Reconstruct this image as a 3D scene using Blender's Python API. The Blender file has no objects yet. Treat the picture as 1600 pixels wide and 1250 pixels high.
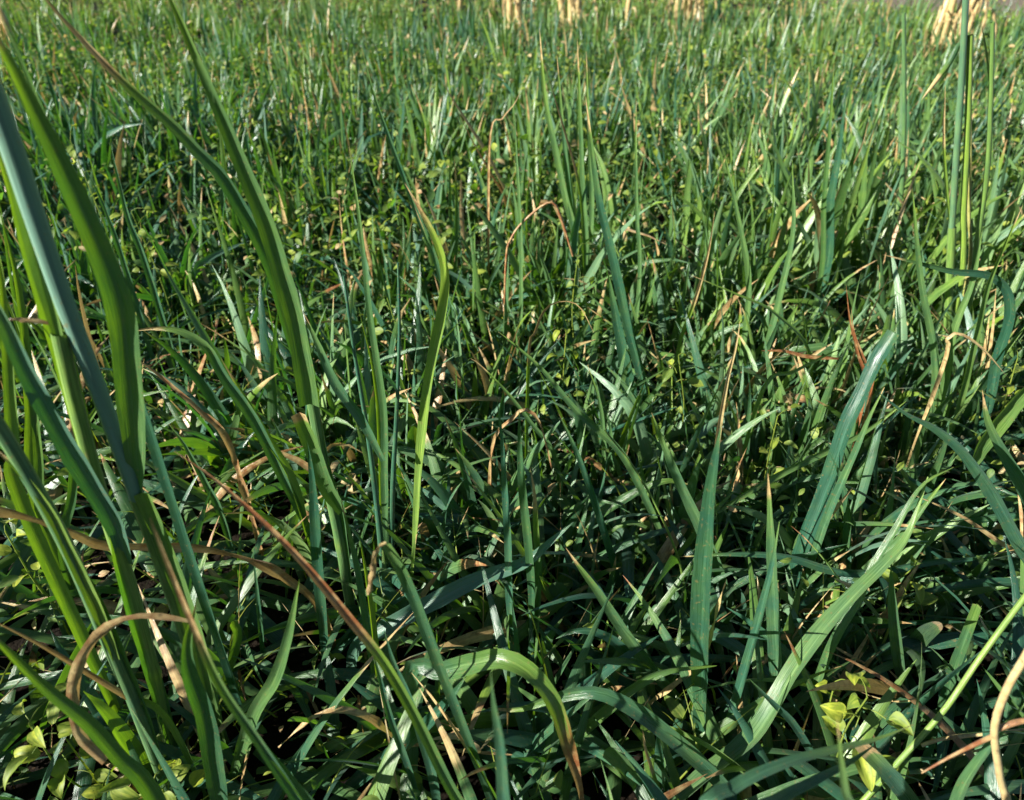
import bpy, math, random
import numpy as np
from mathutils import Vector, Matrix

random.seed(7); rng = np.random.default_rng(11)
R = math.radians
scene = bpy.context.scene

# ------------------------------------------------------------------ camera
CAMH, PITCH, FPX = 0.55, 33.0, 1155.0          # metres, degrees down, focal length in photo pixels
cam_d = bpy.data.cameras.new('camera'); cam = bpy.data.objects.new('camera', cam_d)
scene.collection.objects.link(cam); scene.camera = cam
cam.location = (0, 0, CAMH); cam.rotation_euler = (R(90 - PITCH), 0, 0)
cam_d.sensor_width = 36; cam_d.lens = FPX / 1600 * 36
cam_d.clip_start = 0.02; cam_d.clip_end = 800
cam_d.dof.use_dof = True; cam_d.dof.focus_distance = 0.60; cam_d.dof.aperture_fstop = 9.5
scene.render.resolution_x, scene.render.resolution_y = 1024, 800

# ------------------------------------------------------------------ sky, sun, exposure
SUN_EL, SUN_AZ = 25.0, -116.0                    # azimuth from the view direction, minus = left
w = bpy.data.worlds.new('World'); scene.world = w; w.use_nodes = True
wn = w.node_tree; bg = wn.nodes['Background']
sky = wn.nodes.new('ShaderNodeTexSky'); sky.sky_type = 'NISHITA'; sky.sun_disc = False
sky.sun_elevation = R(SUN_EL); sky.sun_rotation = R(SUN_AZ); sky.air_density = 0.55; sky.dust_density = 0.15; sky.ozone_density = 0.6
wn.links.new(sky.outputs[0], bg.inputs[0]); bg.inputs[1].default_value = 0.05
sun_d = bpy.data.lights.new('sun', 'SUN'); sun_d.energy = 5.0; sun_d.angle = R(0.53); sun_d.color = (1.0, 0.96, 0.87)
sun = bpy.data.objects.new('sun', sun_d); scene.collection.objects.link(sun)
sd = Vector((math.sin(R(SUN_AZ)) * math.cos(R(SUN_EL)), math.cos(R(SUN_AZ)) * math.cos(R(SUN_EL)), math.sin(R(SUN_EL))))
sun.rotation_euler = sd.to_track_quat('Z', 'Y').to_euler()
scene.view_settings.view_transform = 'Standard'; scene.view_settings.look = 'None'
scene.view_settings.exposure = 1.34; scene.view_settings.gamma = 1
scene.cycles.max_bounces = 8; scene.cycles.transmission_bounces = 6; scene.cycles.diffuse_bounces = 2

# ------------------------------------------------------------------ projection helpers
cp, sp = math.cos(R(PITCH)), math.sin(R(PITCH))
CAM = np.array([0, 0, CAMH])
def P(px, py, Y):
    u = (px - 800) / FPX; v = (625 - py) / FPX
    dy = cp + v * sp; dz = -sp + v * cp
    t = Y / dy
    return np.array([u * t, Y, CAMH + dz * t])
def G(py):
    v = (625 - py) / FPX
    return CAMH * (cp + v * sp) / (sp - v * cp)

# ------------------------------------------------------------------ materials
def newmat(name):
    m = bpy.data.materials.new(name); m.use_nodes = True
    nt = m.node_tree; nt.nodes.clear(); return m, nt
class NB:
    def __init__(s, nt): s.nt = nt
    def n(s, t, **k):
        x = s.nt.nodes.new(t)
        for a, b in k.items(): setattr(x, a, b)
        return x
    def l(s, a, b): s.nt.links.new(a, b)
    def put(s, sock, v):
        if hasattr(v, 'is_linked') or isinstance(v, bpy.types.NodeSocket): s.l(v, sock)
        else: sock.default_value = v
    def math(s, op, a, b=0.5, clamp=False):
        x = s.n('ShaderNodeMath', operation=op, use_clamp=clamp); s.put(x.inputs[0], a); s.put(x.inputs[1], b); return x.outputs[0]
    def mix(s, f, a, b, blend='MIX'):
        x = s.n('ShaderNodeMix', data_type='RGBA', blend_type=blend)
        s.put(x.inputs[0], f)
        s.put(x.inputs[6], a if not isinstance(a, tuple) else (*a, 1)); s.put(x.inputs[7], b if not isinstance(b, tuple) else (*b, 1)); return x.outputs[2]
    def noise(s, scale, det=3, vec=None):
        x = s.n('ShaderNodeTexNoise'); x.inputs['Scale'].default_value = scale; x.inputs['Detail'].default_value = det
        if vec is not None: s.l(vec, x.inputs['Vector'])
        return x.outputs['Fac']
    def ramp(s, f, a, b):
        x = s.n('ShaderNodeMapRange'); x.clamp = True; s.l(f, x.inputs[0]); x.inputs[1].default_value = min(a, b); x.inputs[2].default_value = max(a, b)
        if a > b: x.inputs[3].default_value = 1.0; x.inputs[4].default_value = 0.0
        return x.outputs[0]

def leaf_material(name, glauc, yel, straw, rustc, t_green, t_yel, t_dead, rough, trans, veins, fine=True):
    m, nt = newmat(name); b = NB(nt)
    at = b.n('ShaderNodeAttribute', attribute_name='tint')
    sep = b.n('ShaderNodeSeparateColor'); b.l(at.outputs['Color'], sep.inputs[0])
    rnd, dry, ye = sep.outputs[0], sep.outputs[1], sep.outputs[2]; ru = at.outputs['Alpha']
    geo = b.n('ShaderNodeTexCoord'); pos = geo.outputs['Object']
    uv = b.n('ShaderNodeUVMap').outputs[0]
    mp = b.n('ShaderNodeMapping'); b.l(uv, mp.inputs[0]); mp.inputs[3].default_value = (veins, 2.5, 1)
    addv = b.n('ShaderNodeVectorMath', operation='ADD'); b.l(mp.outputs[0], addv.inputs[0])
    cmb = b.n('ShaderNodeCombineXYZ'); b.l(b.math('MULTIPLY', rnd, 57.0), cmb.inputs[1]); b.l(cmb.outputs[0], addv.inputs[1])
    streak = b.noise(1.0, 2, addv.outputs[0])
    blot = b.noise(55.0, 3, pos)
    f_y = b.math('ADD', ye, b.math('MULTIPLY', b.math('SUBTRACT', blot, 0.5), 0.55), True)
    green = b.mix(f_y, glauc, yel)
    green = b.mix(b.ramp(rnd, 0, 1), green, b.mix(1.0, green, (0.55, 0.66, 0.62), 'MULTIPLY'))
    streak_c = b.ramp(streak, 0.41, 0.60)
    green = b.mix(b.math('MULTIPLY', streak_c, 0.8), green, b.mix(1.0, green, (2.2, 1.85, 2.0), 'MULTIPLY'))
    pale_sheen = b.ramp(rnd, 0.0, -1.0)
    green = b.mix(pale_sheen, green, (0.19, 0.33, 0.25))  # waxy bloom made paler, painting sunlit sheen into the base colour
    # fine blemishes
    spots = b.ramp(b.noise(380.0, 3, pos), 0.62, 0.70)
    green = b.mix(b.math('MULTIPLY', spots, 0.55), green, (0.20, 0.16, 0.06))
    blot2 = b.ramp(b.noise(140.0, 4, pos), 0.35, 0.65)
    dead = b.mix(b.math('ADD', b.math('ADD', ru, b.math('MULTIPLY', b.math('SUBTRACT', blot2, 0.5), 0.7)), b.math('MULTIPLY', b.math('SUBTRACT', streak, 0.5), 1.1), True), straw, rustc)
    dfac = b.ramp(b.math('ADD', dry, b.math('MULTIPLY', b.math('SUBTRACT', streak, 0.5), 0.7)), 0.38, 0.62)
    dead = b.mix(b.math('MULTIPLY', b.ramp(b.noise(260.0, 3, pos), 0.58, 0.7), 0.6), dead, (0.06, 0.035, 0.02))
    base = b.mix(dfac, green, dead)
    tg = b.mix(f_y, t_green, t_yel); tr = b.mix(dfac, tg, t_dead)
    tr = b.mix(b.math('MULTIPLY', streak_c, 0.8), tr, b.mix(1.0, tr, (0.35, 0.45, 0.4), 'MULTIPLY'))
    su = b.n('ShaderNodeSeparateXYZ'); b.l(uv, su.inputs[0])
    rib = b.math('SUBTRACT', 1.0, b.ramp(b.math('ABSOLUTE', b.math('SUBTRACT', su.outputs[0], 0.5)), 0.0, 0.09), True)
    tr = b.mix(b.math('MULTIPLY', rib, 0.6), tr, b.mix(1.0, tr, (0.4, 0.5, 0.4), 'MULTIPLY'))
    base = b.mix(b.math('MULTIPLY', rib, 0.75), base, b.mix(1.0, base, (1.7, 1.5, 1.5), 'MULTIPLY'))
    pr = b.n('ShaderNodeBsdfPrincipled'); b.l(base, pr.inputs['Base Color'])
    b.l(b.math('ADD', b.math('MULTIPLY', streak, 0.25), rough - 0.12), pr.inputs['Roughness'])
    pr.inputs['Specular IOR Level'].default_value = 0.5
    pr.inputs['Sheen Weight'].default_value = 0.06; pr.inputs['Sheen Tint'].default_value = (0.75, 0.88, 1, 1)
    if fine:
        bp = b.n('ShaderNodeBump'); bp.inputs['Strength'].default_value = 0.5; bp.inputs['Distance'].default_value = 0.0006
        b.l(streak, bp.inputs['Height']); b.l(bp.outputs[0], pr.inputs['Normal'])
    tl = b.n('ShaderNodeBsdfTranslucent'); b.l(tr, tl.inputs[0])
    if fine: b.l(bp.outputs[0], tl.inputs['Normal'])
    mx = b.n('ShaderNodeMixShader'); mx.inputs[0].default_value = trans
    b.l(pr.outputs[0], mx.inputs[1]); b.l(tl.outputs[0], mx.inputs[2])
    out = b.n('ShaderNodeOutputMaterial'); b.l(mx.outputs[0], out.inputs[0]); return m

GREENS = ((0.024, 0.086, 0.050), (0.140, 0.240, 0.028), (0.56, 0.44, 0.20), (0.24, 0.085, 0.030))
GRASS = leaf_material('grass_leaf', *GREENS, (0.085, 0.30, 0.014), (0.38, 0.60, 0.01), (0.52, 0.33, 0.10), 0.29, 0.29, 30.0)
STEM = leaf_material('grass_stem', *GREENS, (0.110, 0.330, 0.022), (0.36, 0.50, 0.02), (0.55, 0.30, 0.10), 0.34, 0.07, 40.0)
WEED = leaf_material('broad_leaf', (0.055, 0.135, 0.040), (0.26, 0.33, 0.030), (0.58, 0.48, 0.24), (0.42, 0.19, 0.07),
                     (0.22, 0.50, 0.03), (0.50, 0.60, 0.03), (0.62, 0.42, 0.12), 0.55, 0.42, 6.0)
m, nt = newmat('dark_soil'); b = NB(nt)
pos = b.n('ShaderNodeTexCoord').outputs['Object']
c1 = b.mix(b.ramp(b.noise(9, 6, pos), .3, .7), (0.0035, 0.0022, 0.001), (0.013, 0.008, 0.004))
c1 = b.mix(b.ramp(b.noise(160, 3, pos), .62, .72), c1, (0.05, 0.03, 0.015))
xy = b.n('ShaderNodeSeparateXYZ'); b.l(pos, xy.inputs[0])
far = b.math('MULTIPLY', b.ramp(xy.outputs[1], 5.0, 5.4), b.ramp(xy.outputs[0], 2.4, 2.8))
c1 = b.mix(far, c1, b.mix(b.ramp(b.noise(30, 5, pos), .3, .7), (0.12, 0.095, 0.07), (0.26, 0.21, 0.16)))
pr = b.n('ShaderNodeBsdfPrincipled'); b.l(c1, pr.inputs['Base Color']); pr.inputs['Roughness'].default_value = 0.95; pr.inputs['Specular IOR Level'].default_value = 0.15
bp = b.n('ShaderNodeBump'); bp.inputs['Strength'].default_value = 0.8; bp.inputs['Distance'].default_value = 0.01
b.l(b.noise(90, 5, pos), bp.inputs['Height']); b.l(bp.outputs[0], pr.inputs['Normal'])
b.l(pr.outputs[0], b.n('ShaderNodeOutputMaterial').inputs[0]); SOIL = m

# ------------------------------------------------------------------ mesh plumbing
def raw_mesh(name, V, Q, UV=None, T=None, mat=None, tris=None):
    me = bpy.data.meshes.new(name); V = np.asarray(V, np.float32).reshape(-1, 3); Q = np.asarray(Q, np.int32).reshape(-1, 4)
    me.vertices.add(len(V)); me.vertices.foreach_set('co', V.ravel())
    me.loops.add(Q.size); me.loops.foreach_set('vertex_index', Q.ravel())
    me.polygons.add(len(Q)); me.polygons.foreach_set('loop_start', np.arange(0, Q.size, 4, dtype=np.int32))
    me.polygons.foreach_set('use_smooth', np.ones(len(Q), bool))
    if UV is not None:
        ul = me.uv_layers.new(name='UVMap'); ul.data.foreach_set('uv', np.asarray(UV, np.float32)[Q.ravel()].ravel())
    if T is not None:
        a = me.attributes.new('tint', 'FLOAT_COLOR', 'POINT'); a.data.foreach_set('color', np.asarray(T, np.float32).ravel())
    me.update(calc_edges=True); me.validate()
    if mat: me.materials.append(mat)
    return me
def link(name, me, parent=None, loc=None):
    o = bpy.data.objects.new(name, me); scene.collection.objects.link(o)
    if loc is not None: o.location = loc
    if parent is not None: o.parent = parent
    return o
def tag(o, label=None, cat=None, group=None, kind=None):
    if label: o['label'] = label
    if cat: o['category'] = cat
    if group: o['group'] = group
    if kind: o['kind'] = kind
    return o

class MB:                       # collects ribbons, tubes and leaflets of ONE part
    def __init__(s): s.V = []; s.Q = []; s.U = []; s.T = []; s.n = 0
    def add(s, V, Q, U, T):
        s.V.append(V); s.Q.append(np.asarray(Q) + s.n); s.U.append(U); s.T.append(T); s.n += len(V)
    def build(s, name, mat, parent=None, origin=(0, 0, 0)):
        V = np.concatenate(s.V) - np.asarray(origin)
        me = raw_mesh(name, V, np.concatenate(s.Q), np.concatenate(s.U), np.concatenate(s.T), mat)
        return link(name, me, parent, None if parent is not None else origin)

def catmull(pts, n):
    p = np.asarray(pts, float)
    if len(p) == 2: p = np.array([p[0], (p[0] + p[1]) / 2, p[1]])
    q = np.vstack([2 * p[0] - p[1], p, 2 * p[-1] - p[-2]])
    seg = np.linalg.norm(np.diff(p, axis=0), axis=1); cum = np.concatenate([[0], np.cumsum(seg)]); tot = cum[-1]
    out = []
    for s in np.linspace(0, tot, n):
        i = min(max(np.searchsorted(cum, s, side='right') - 1, 0), len(seg) - 1)
        t = 0 if seg[i] == 0 else (s - cum[i]) / seg[i]
        a, b_, c, d = q[i], q[i + 1], q[i + 2], q[i + 3]
        out.append(0.5 * ((2 * b_) + (-a + c) * t + (2 * a - 5 * b_ + 4 * c - d) * t * t + (-a + 3 * b_ - 3 * c + d) * t ** 3))
    return np.array(out)
def frames(C, twist):
    T = np.gradient(C, axis=0); T /= np.linalg.norm(T, axis=1)[:, None] + 1e-9
    view = C - CAM; S = np.cross(T, view); S /= np.linalg.norm(S, axis=1)[:, None] + 1e-9
    S = S * np.where(S[:, :1].mean() < 0, -1, 1)
    N = np.cross(S, T); a = np.radians(twist)[:, None]
    S2 = np.cos(a) * S + np.sin(a) * N; N2 = np.cross(S2, T)
    return T, S2, N2

def path3(pts, gy, lean=0.0, root=True, lift=0.0):
    """photo-traced outline stood at its own ground distance; lean = metres the tip comes nearer (-) or goes farther (+)"""
    Y0 = G(gy); L = [0]
    for a, c in zip(pts[:-1], pts[1:]): L.append(L[-1] + math.hypot(c[0] - a[0], c[1] - a[1]))
    out = []
    for (q, l) in zip(pts, L):
        f = l / L[-1]; Y = Y0 + lean * f
        if len(q) > 2: Y += q[2]
        p = P(q[0], q[1], Y)
        if p[2] < 0.006 + lift: Y = Y * (CAMH - 0.006 - lift) / (CAMH - p[2]); p = P(q[0], q[1], Y)
        out.append(p)
    if root and out[0][2] > 0.02:
        g0 = out[0].copy(); d = out[0] - out[1]; d[2] = 0; nd = np.linalg.norm(d)
        g0[2] = 0.0; g0[:2] += d[:2] / (nd + 1e-6) * min(nd * 0.3, 0.02)
        out.insert(0, g0)
    return out

def ribbon(mb, path, wpx=None, wm=None, tw=(0, 0), dry=0.0, tip=2.0, yel=0.1, rust=0.2, rnd=None, base_w=0.55, blunt=False,
           wave=0.0, dr=0.18, fold=0.24, wmax=0.35, seg=None, droop=0.0):
    C0 = np.asarray(path); length = np.linalg.norm(np.diff(C0, axis=0), axis=1).sum()
    n = seg or int(min(46, max(14, length / 0.008)))
    C = catmull(C0, n); s = np.linspace(0, 1, n)
    if wm is None:
        dm = np.linalg.norm(C - CAM, axis=1); k = int(wmax * (n - 1)); wm = wpx * np.median(dm[max(0, k - 3):k + 4]) * 0.96 / FPX
    prof = np.where(s < wmax, base_w + (1 - base_w) * np.sin(np.clip(s / wmax, 0, 1) * math.pi / 2), 1.0)
    e = np.clip((s - wmax) / (1 - wmax), 0, 1)
    prof = prof * ((1 - e ** 2.1) ** 0.9 if not blunt else 1 - 0.25 * e ** 2)
    ph = C0[0][0] * 300
    live = wave == 0; wave = max(wave, 0.03)
    prof = prof * (1 + wave * (0.7 * np.sin(s * 23 + ph) + 0.5 * np.sin(s * 57 + 2 * ph) + 0.3 * np.sin(s * 131 + ph)))
    W = wm * np.maximum(prof, 0.03) / 2
    if tuple(tw) == (0, 0):
        k_ = random.Random(int(abs(C0[0][0]) * 1e5)); tw = (k_.uniform(15, 45), k_.uniform(0, 35)) if yel < .45 else (k_.uniform(-60, -35), k_.uniform(-50, -20))
    tws = np.linspace(tw[0], tw[1], n) + (3 + 90 * max(wave - .05, 0)) * np.sin(s * 7 + ph) + 80 * max(wave - .05, 0) * np.sin(s * 19 + ph)
    T, S, N = frames(C, tws)
    if rnd is None: rnd = random.random()
    if tip == 2.0: tip = 0.86 + 0.25 * random.random(); dr = 0.08
    us = np.array([-1, -.55, 0, .55, 1]); zf = np.array([1.0, .42, -.15, .42, 1.0]) * fold * 2
    edge = wave * wm * 0.9 * np.sin(s * 31 + length * 50)
    V = C[:, None, :] + S[:, None, :] * (us[None, :, None] * W[:, None, None]) + N[:, None, :] * (zf[None, :, None] * W[:, None, None] + (us ** 2 * np.sign(us))[None, :, None] * edge[:, None, None])
    V = V.reshape(-1, 3); V[:, 2] = np.maximum(V[:, 2], 0.001)
    i = np.arange((n - 1) * 4); r = i // 4; c = i % 4; a = r * 5 + c
    Q = np.stack([a, a + 1, a + 6, a + 5], 1)
    U = np.stack([np.tile((us + 1) / 2, n), np.repeat(s * length * 12, 5)], 1)
    sd_ = np.repeat(s, 5)
    d = np.clip(dry + np.clip((sd_ - tip) / dr, 0, 1), 0, 1)
    ye = np.clip(yel + 0.5 * np.clip((sd_ - tip + .15) / 0.2, 0, 1), 0, 1)
    Tn = np.stack([np.full(n * 5, rnd), d, ye, np.full(n * 5, rust)], 1)
    mb.add(V, Q, U, Tn)

def tube(mb, path, wpx=None, wm=None, taper=0.8, dry=0.0, yel=0.3, rust=0.2, rnd=None, nodes=(), sides=8, seg=None):
    C0 = np.asarray(path); length = np.linalg.norm(np.diff(C0, axis=0), axis=1).sum()
    n = seg or int(min(60, max(12, length / 0.008)))
    C = catmull(C0, n); s = np.linspace(0, 1, n)
    if wm is None: wm = wpx * np.median(np.linalg.norm(C - CAM, axis=1)) * 0.96 / FPX
    Rr = wm / 2 * (1 - (1 - taper) * s)
    for nd in nodes: Rr = Rr * (1 + 0.28 * np.exp(-((s - nd) / 0.012) ** 2))
    T, S, N = frames(C, np.zeros(n)); a = np.linspace(0, 2 * math.pi, sides, endpoint=False)
    V = C[:, None] + Rr[:, None, None] * (np.cos(a)[None, :, None] * S[:, None] + np.sin(a)[None, :, None] * N[:, None])
    if rnd is None: rnd = random.random() * .5
    idx = np.arange((n - 1) * sides); r = idx // sides; c = idx % sides; c2 = (c + 1) % sides
    Q = np.stack([r * sides + c, r * sides + c2, (r + 1) * sides + c2, (r + 1) * sides + c], 1)
    U = np.stack([np.tile(a / (2 * math.pi), n), np.repeat(s * length * 12, sides)], 1)
    ye = np.full(n * sides, yel); dd = np.full(n * sides, dry)
    for nd in nodes: ye = np.clip(ye + 0.5 * np.exp(-((np.repeat(s, sides) - nd) / 0.015) ** 2), 0, 1)
    mb.add(V.reshape(-1, 3), Q, U, np.stack([np.full(n * sides, rnd), dd, ye, np.full(n * sides, rust)], 1))

def leaflet(mb, p, d, up, L, W, cup=0.25, bend=0.2, yel=0.5, dry=0.0, rust=0.2, rnd=None, heart=0.0, curl=0.0):
    d = np.asarray(d, float); d /= np.linalg.norm(d); up = np.asarray(up, float)
    S = np.cross(d, up); S /= np.linalg.norm(S) + 1e-9; N = np.cross(S, d)
    n = 10; s = np.linspace(0, 1, n); us = np.array([-1, -.5, 0, .5, 1])
    wp = np.maximum(1.78 * np.clip(s + .02, 0, 1) ** 0.55 * np.clip(1.0 - s, 0, 1) ** 0.85, .02) * W / 2
    back = heart * L * 0.16 * np.exp(-(s / 0.15) ** 2)
    ang = bend * s + curl * s * s
    f = np.cumsum(np.cos(ang)) / n * L; h = -np.cumsum(np.sin(ang)) / n * L
    V = np.asarray(p)[None, None] + d * (f[:, None, None] - (back[:, None] * np.abs(us)[None])[..., None]) + N * h[:, None, None] \
        + S * (us[None, :, None] * wp[:, None, None]) + N * ((cup * np.abs(us)[None, :, None] ** 1.3 + 0.13 * np.sin(us * 5 + s[:, None] * 11 + L * 900)[..., None]) * wp[:, None, None])
    i = np.arange((n - 1) * 4); r = i // 4; c = i % 4; a = r * 5 + c
    Q = np.stack([a, a + 1, a + 6, a + 5], 1)
    U = np.stack([np.tile((us + 1) / 2, n), np.repeat(s, 5)], 1)
    if rnd is None: rnd = random.random()
    V = V.reshape(-1, 3); V[:, 2] = np.maximum(V[:, 2], 0.001)
    mb.add(V, Q, U, np.tile([rnd, dry, yel, rust], (n * 5, 1)))

# ------------------------------------------------------------------ the ground: one sheet to the horizon
gx = np.sinh(np.linspace(-6.2, 6.2, 260)) ; gx = gx / gx.max() * 400
gy_ = np.sinh(np.linspace(-4.4, 6.4, 300)); gy_ = gy_ / gy_.max() * 400
X, Y = np.meshgrid(gx, gy_)
Z = (0.007 * np.sin(X * 11 + 2 * np.sin(Y * 7)) * np.cos(Y * 13 + X * 3) + 0.004 * np.sin(X * 41 + Y * 23) - 0.012)
Z = np.where(np.hypot(X, Y) > 12, -0.012, Z)
nx, ny = len(gx), len(gy_); i = np.arange((nx - 1) * (ny - 1)); r = i // (nx - 1); c = i % (nx - 1); a = r * nx + c
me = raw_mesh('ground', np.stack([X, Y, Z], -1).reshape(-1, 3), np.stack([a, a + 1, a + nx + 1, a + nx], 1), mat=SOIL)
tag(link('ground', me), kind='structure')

# ------------------------------------------------------------------ grass in numbers (vectorised blades)
def patch(x, y, f=1.0, ph=0.0):
    return 0.5 + 0.25 * (np.sin(x * 2.3 * f + 1.7 * np.sin(y * 1.9 * f + ph) + ph) + np.sin(y * 2.9 * f + 1.3 * np.sin(x * 2.2 * f) + 2 * ph))
def bare(x, y): return (y > 5.3 + .15 * np.sin(x * 5)) & (x > 2.6 + .1 * np.sin(y * 7)) & (y < 8.5)
def wedge(n, y0, y1, marg):
    """uniform roots over the part of the field the lens could plausibly see"""
    xs, ys = [], []
    while sum(map(len, xs)) < n:
        y = rng.uniform(y0, y1, n); x = rng.uniform(-1, 1, n) * (0.95 * y1 + marg)
        k = (np.abs(x) < 0.80 * y + marg) & ~bare(x, y); xs.append(x[k]); ys.append(y[k])
    return np.concatenate(xs)[:n], np.concatenate(ys)[:n]
def blades(x, y, L, W, az, lean, curl, tw, rnd, dry, yel, rust, tip, S=7, z0=0.0, kink=None):
    n = len(x); s = np.linspace(0, 1, S + 1)[None]; ds = 1.0 / S
    th = lean[:, None] + curl[:, None] * s ** 1.6
    if kink is not None:
        kp, ka = kink; th = th + ka[:, None] / (1 + np.exp(-(s - kp[:, None]) * 22))
    tm = (th[:, 1:] + th[:, :-1]) / 2
    h = np.concatenate([np.zeros((n, 1)), np.cumsum(np.sin(tm), 1)], 1) * ds * L[:, None]
    z = np.concatenate([np.zeros((n, 1)), np.cumsum(np.cos(tm), 1)], 1) * ds * L[:, None] + z0
    sway = 0.03 * L[:, None] * np.sin(s * 3.4 + rnd[:, None] * 20) * s
    ca, sa = np.cos(az)[:, None], np.sin(az)[:, None]
    cx = x[:, None] + h * ca - sway * sa; cy = y[:, None] + h * sa + sway * ca
    z = np.maximum(z, 0.004 + 0.01 * np.abs(rnd[:, None]))
    t = tw[:, None] * (0.4 + s); ct, st = np.cos(t), np.sin(t)
    Nx, Ny, Nz = np.cos(th) * ca, np.cos(th) * sa, -np.sin(th)
    Sx, Sy, Sz = -sa * ct + Nx * st, ca * ct + Ny * st, Nz * st
    Mx, My, Mz = sa * st + Nx * ct, -ca * st + Ny * ct, Nz * ct
    prof = np.minimum(1, 0.5 + s * 2.2) * (1 - s ** 2.4) ** 0.95 + 0.02
    wv = W[:, None] * prof / 2
    V = np.empty((n, S + 1, 3, 3), np.float32)
    for k, u in enumerate((-1, 0, 1)):
        f = 0.0 if u == 0 else 0.34
        V[:, :, k, 0] = cx + Sx * wv * u + Mx * wv * f; V[:, :, k, 1] = cy + Sy * wv * u + My * wv * f; V[:, :, k, 2] = z + Sz * wv * u + Mz * wv * f
    per = (S + 1) * 3
    a = (np.arange(S)[:, None] * 3 + np.arange(2)[None]).ravel(); q = np.stack([a, a + 1, a + 4, a + 3], 1)
    Q = (np.arange(n)[:, None, None] * per + q[None]).reshape(-1, 4)
    U = np.empty((n, S + 1, 3, 2), np.float32); U[..., 0] = np.array([0, .5, 1])[None, None]; U[..., 1] = (s * L[:, None] * 12)[..., None]
    T = np.empty((n, S + 1, 3, 4), np.float32); T[..., 0] = rnd[:, None, None]
    T[..., 1] = np.clip(dry[:, None] + np.clip((s - tip[:, None]) / 0.15, 0, 1), 0, 1)[..., None]
    T[..., 2] = np.clip(yel[:, None] + 0.4 * np.clip((s - tip[:, None] + .15) / .2, 0, 1) + 0.25 * (1 - s) ** 3, 0, 1)[..., None]; T[..., 3] = rust[:, None, None]
    return V.reshape(-1, 3), Q, U.reshape(-1, 2), T.reshape(-1, 4)
def stack(parts):
    off = 0; Vs, Qs, Us, Ts = [], [], [], []
    for V, Q, U, T in parts: Vs.append(V); Qs.append(Q + off); Us.append(U); Ts.append(T); off += len(V)
    return map(np.concatenate, (Vs, Qs, Us, Ts))

def grass_band(n, y0, y1, Lr, Wr, S, marg=0.7, upright=1.0, per=6, dryp=0.05):
    tx, ty = wedge(int(n / per * 1.5), y0, y1, marg)
    k = patch(tx, ty, 1.7, 5.2) + .13 * rng.normal(size=len(tx)) > .40; tx, ty = tx[k], ty[k]; nt_ = len(tx)
    tl = rng.uniform(*Lr, nt_) * (0.40 + 0.75 * patch(tx, ty, 1.5, .6) + 0.55 * patch(tx, ty, 4.1, 3.3)); ty_yel = -.06 + 0.34 * patch(tx, ty, 0.8, 2.1) + rng.uniform(-.1, .22, nt_)
    taz = rng.uniform(0, 2 * math.pi, nt_)
    k = rng.integers(0, nt_, n); x = tx[k] + rng.normal(0, .012, n); y = ty[k] + rng.normal(0, .012, n)
    L = tl[k] * rng.uniform(.5, 1.15, n); W = rng.uniform(*Wr, n) * (0.7 + .5 * L / Lr[1])
    lean = np.abs(rng.normal(0, .22, n)) / upright; curl = np.abs(rng.normal(.25, .5, n)) / upright
    flop = rng.random(n) < .14; curl = np.where(flop, rng.uniform(1.2, 2.3, n), curl); lean = np.where(flop, rng.uniform(.2, .8, n), lean)
    az = rng.uniform(0, 2 * math.pi, n)
    dead = rng.random(n) < dryp
    ty_yel = ty_yel + .15 * np.tanh(tx * 1.2) + 0.30 * np.clip((ty - 4) / 2, 0, 1) + 0.34 * np.clip((ty - 1.8) / 3.5, 0, 1)  # less yellow to the left paints in its shade; farther grass is yellower
    yel = np.clip(ty_yel[k] + rng.normal(0, .12, n) + np.where(rng.random(n) < .12, .4, 0), 0, 1)
    tip = np.where(rng.random(n) < .22, rng.uniform(.72, .95, n), 2.0)
    kk = rng.random(n) < .12; ka = np.where(kk, rng.uniform(.6, 1.9, n), 0); kp = rng.uniform(.4, .8, n)
    return blades(x, y, L, W, az, lean, curl, rng.normal(0, .8, n), rng.uniform(-.45, 1, n), dead * .9, yel, rng.random(n) * .45, tip, S, kink=(kp, ka))  # negative tint values paint some blades pale, as if sunlit

parts = [grass_band(3500, 0.08, 0.60, (.03, .09), (.004, .010), 8, .5, .5),
         grass_band(6000, 0.50, 1.10, (.05, .18), (.006, .013), 8, .6, .8, dryp=.05),
         grass_band(8200, 1.0, 2.2, (.09, .23), (.007, .016), 7, .7, .9, dryp=.035),
         grass_band(13500, 2.1, 4.2, (.07, .20), (.007, .015), 6, .9, .9, dryp=.03),
         grass_band(15000, 3.9, 5.6, (.035, .12), (.006, .012), 5, 1.0, .8, dryp=.05), grass_band(20000, 5.5, 9.0, (.03, .09), (.006, .012), 5, 1.0, .9, dryp=.12),
         grass_band(11000, 9.0, 18.0, (.08, .16), (.02, .04), 4, 2.5, dryp=.06)]
def clumps(nc, y0, y1, Lr, Wr, marg, per=11, S=8):
    cx, cy = wedge(nc, y0, y1, marg); CL = rng.uniform(*Lr, nc); CY = np.clip(rng.normal(.22, .2, nc), 0, 1)
    n = nc * per; k = rng.integers(0, nc, n); a = rng.uniform(0, 6.28, n); rr = np.abs(rng.normal(0, .018, n))
    return blades(cx[k] + rr * np.cos(a), cy[k] + rr * np.sin(a), CL[k] * rng.uniform(.55, 1.1, n), rng.uniform(*Wr, n), a + rng.normal(0, .4, n), np.abs(rng.normal(.12, .12, n)) + rr * 5,
                  np.abs(rng.normal(.08, .22, n)), rng.normal(0, .8, n), rng.uniform(-.45, 1, n), (rng.random(n) < .05) * .9, np.clip(CY[k] + rng.normal(0, .1, n), 0, 1),
                  rng.random(n) * .6, np.where(rng.random(n) < .25, rng.uniform(.7, .95, n), 2.0), S)
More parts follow.
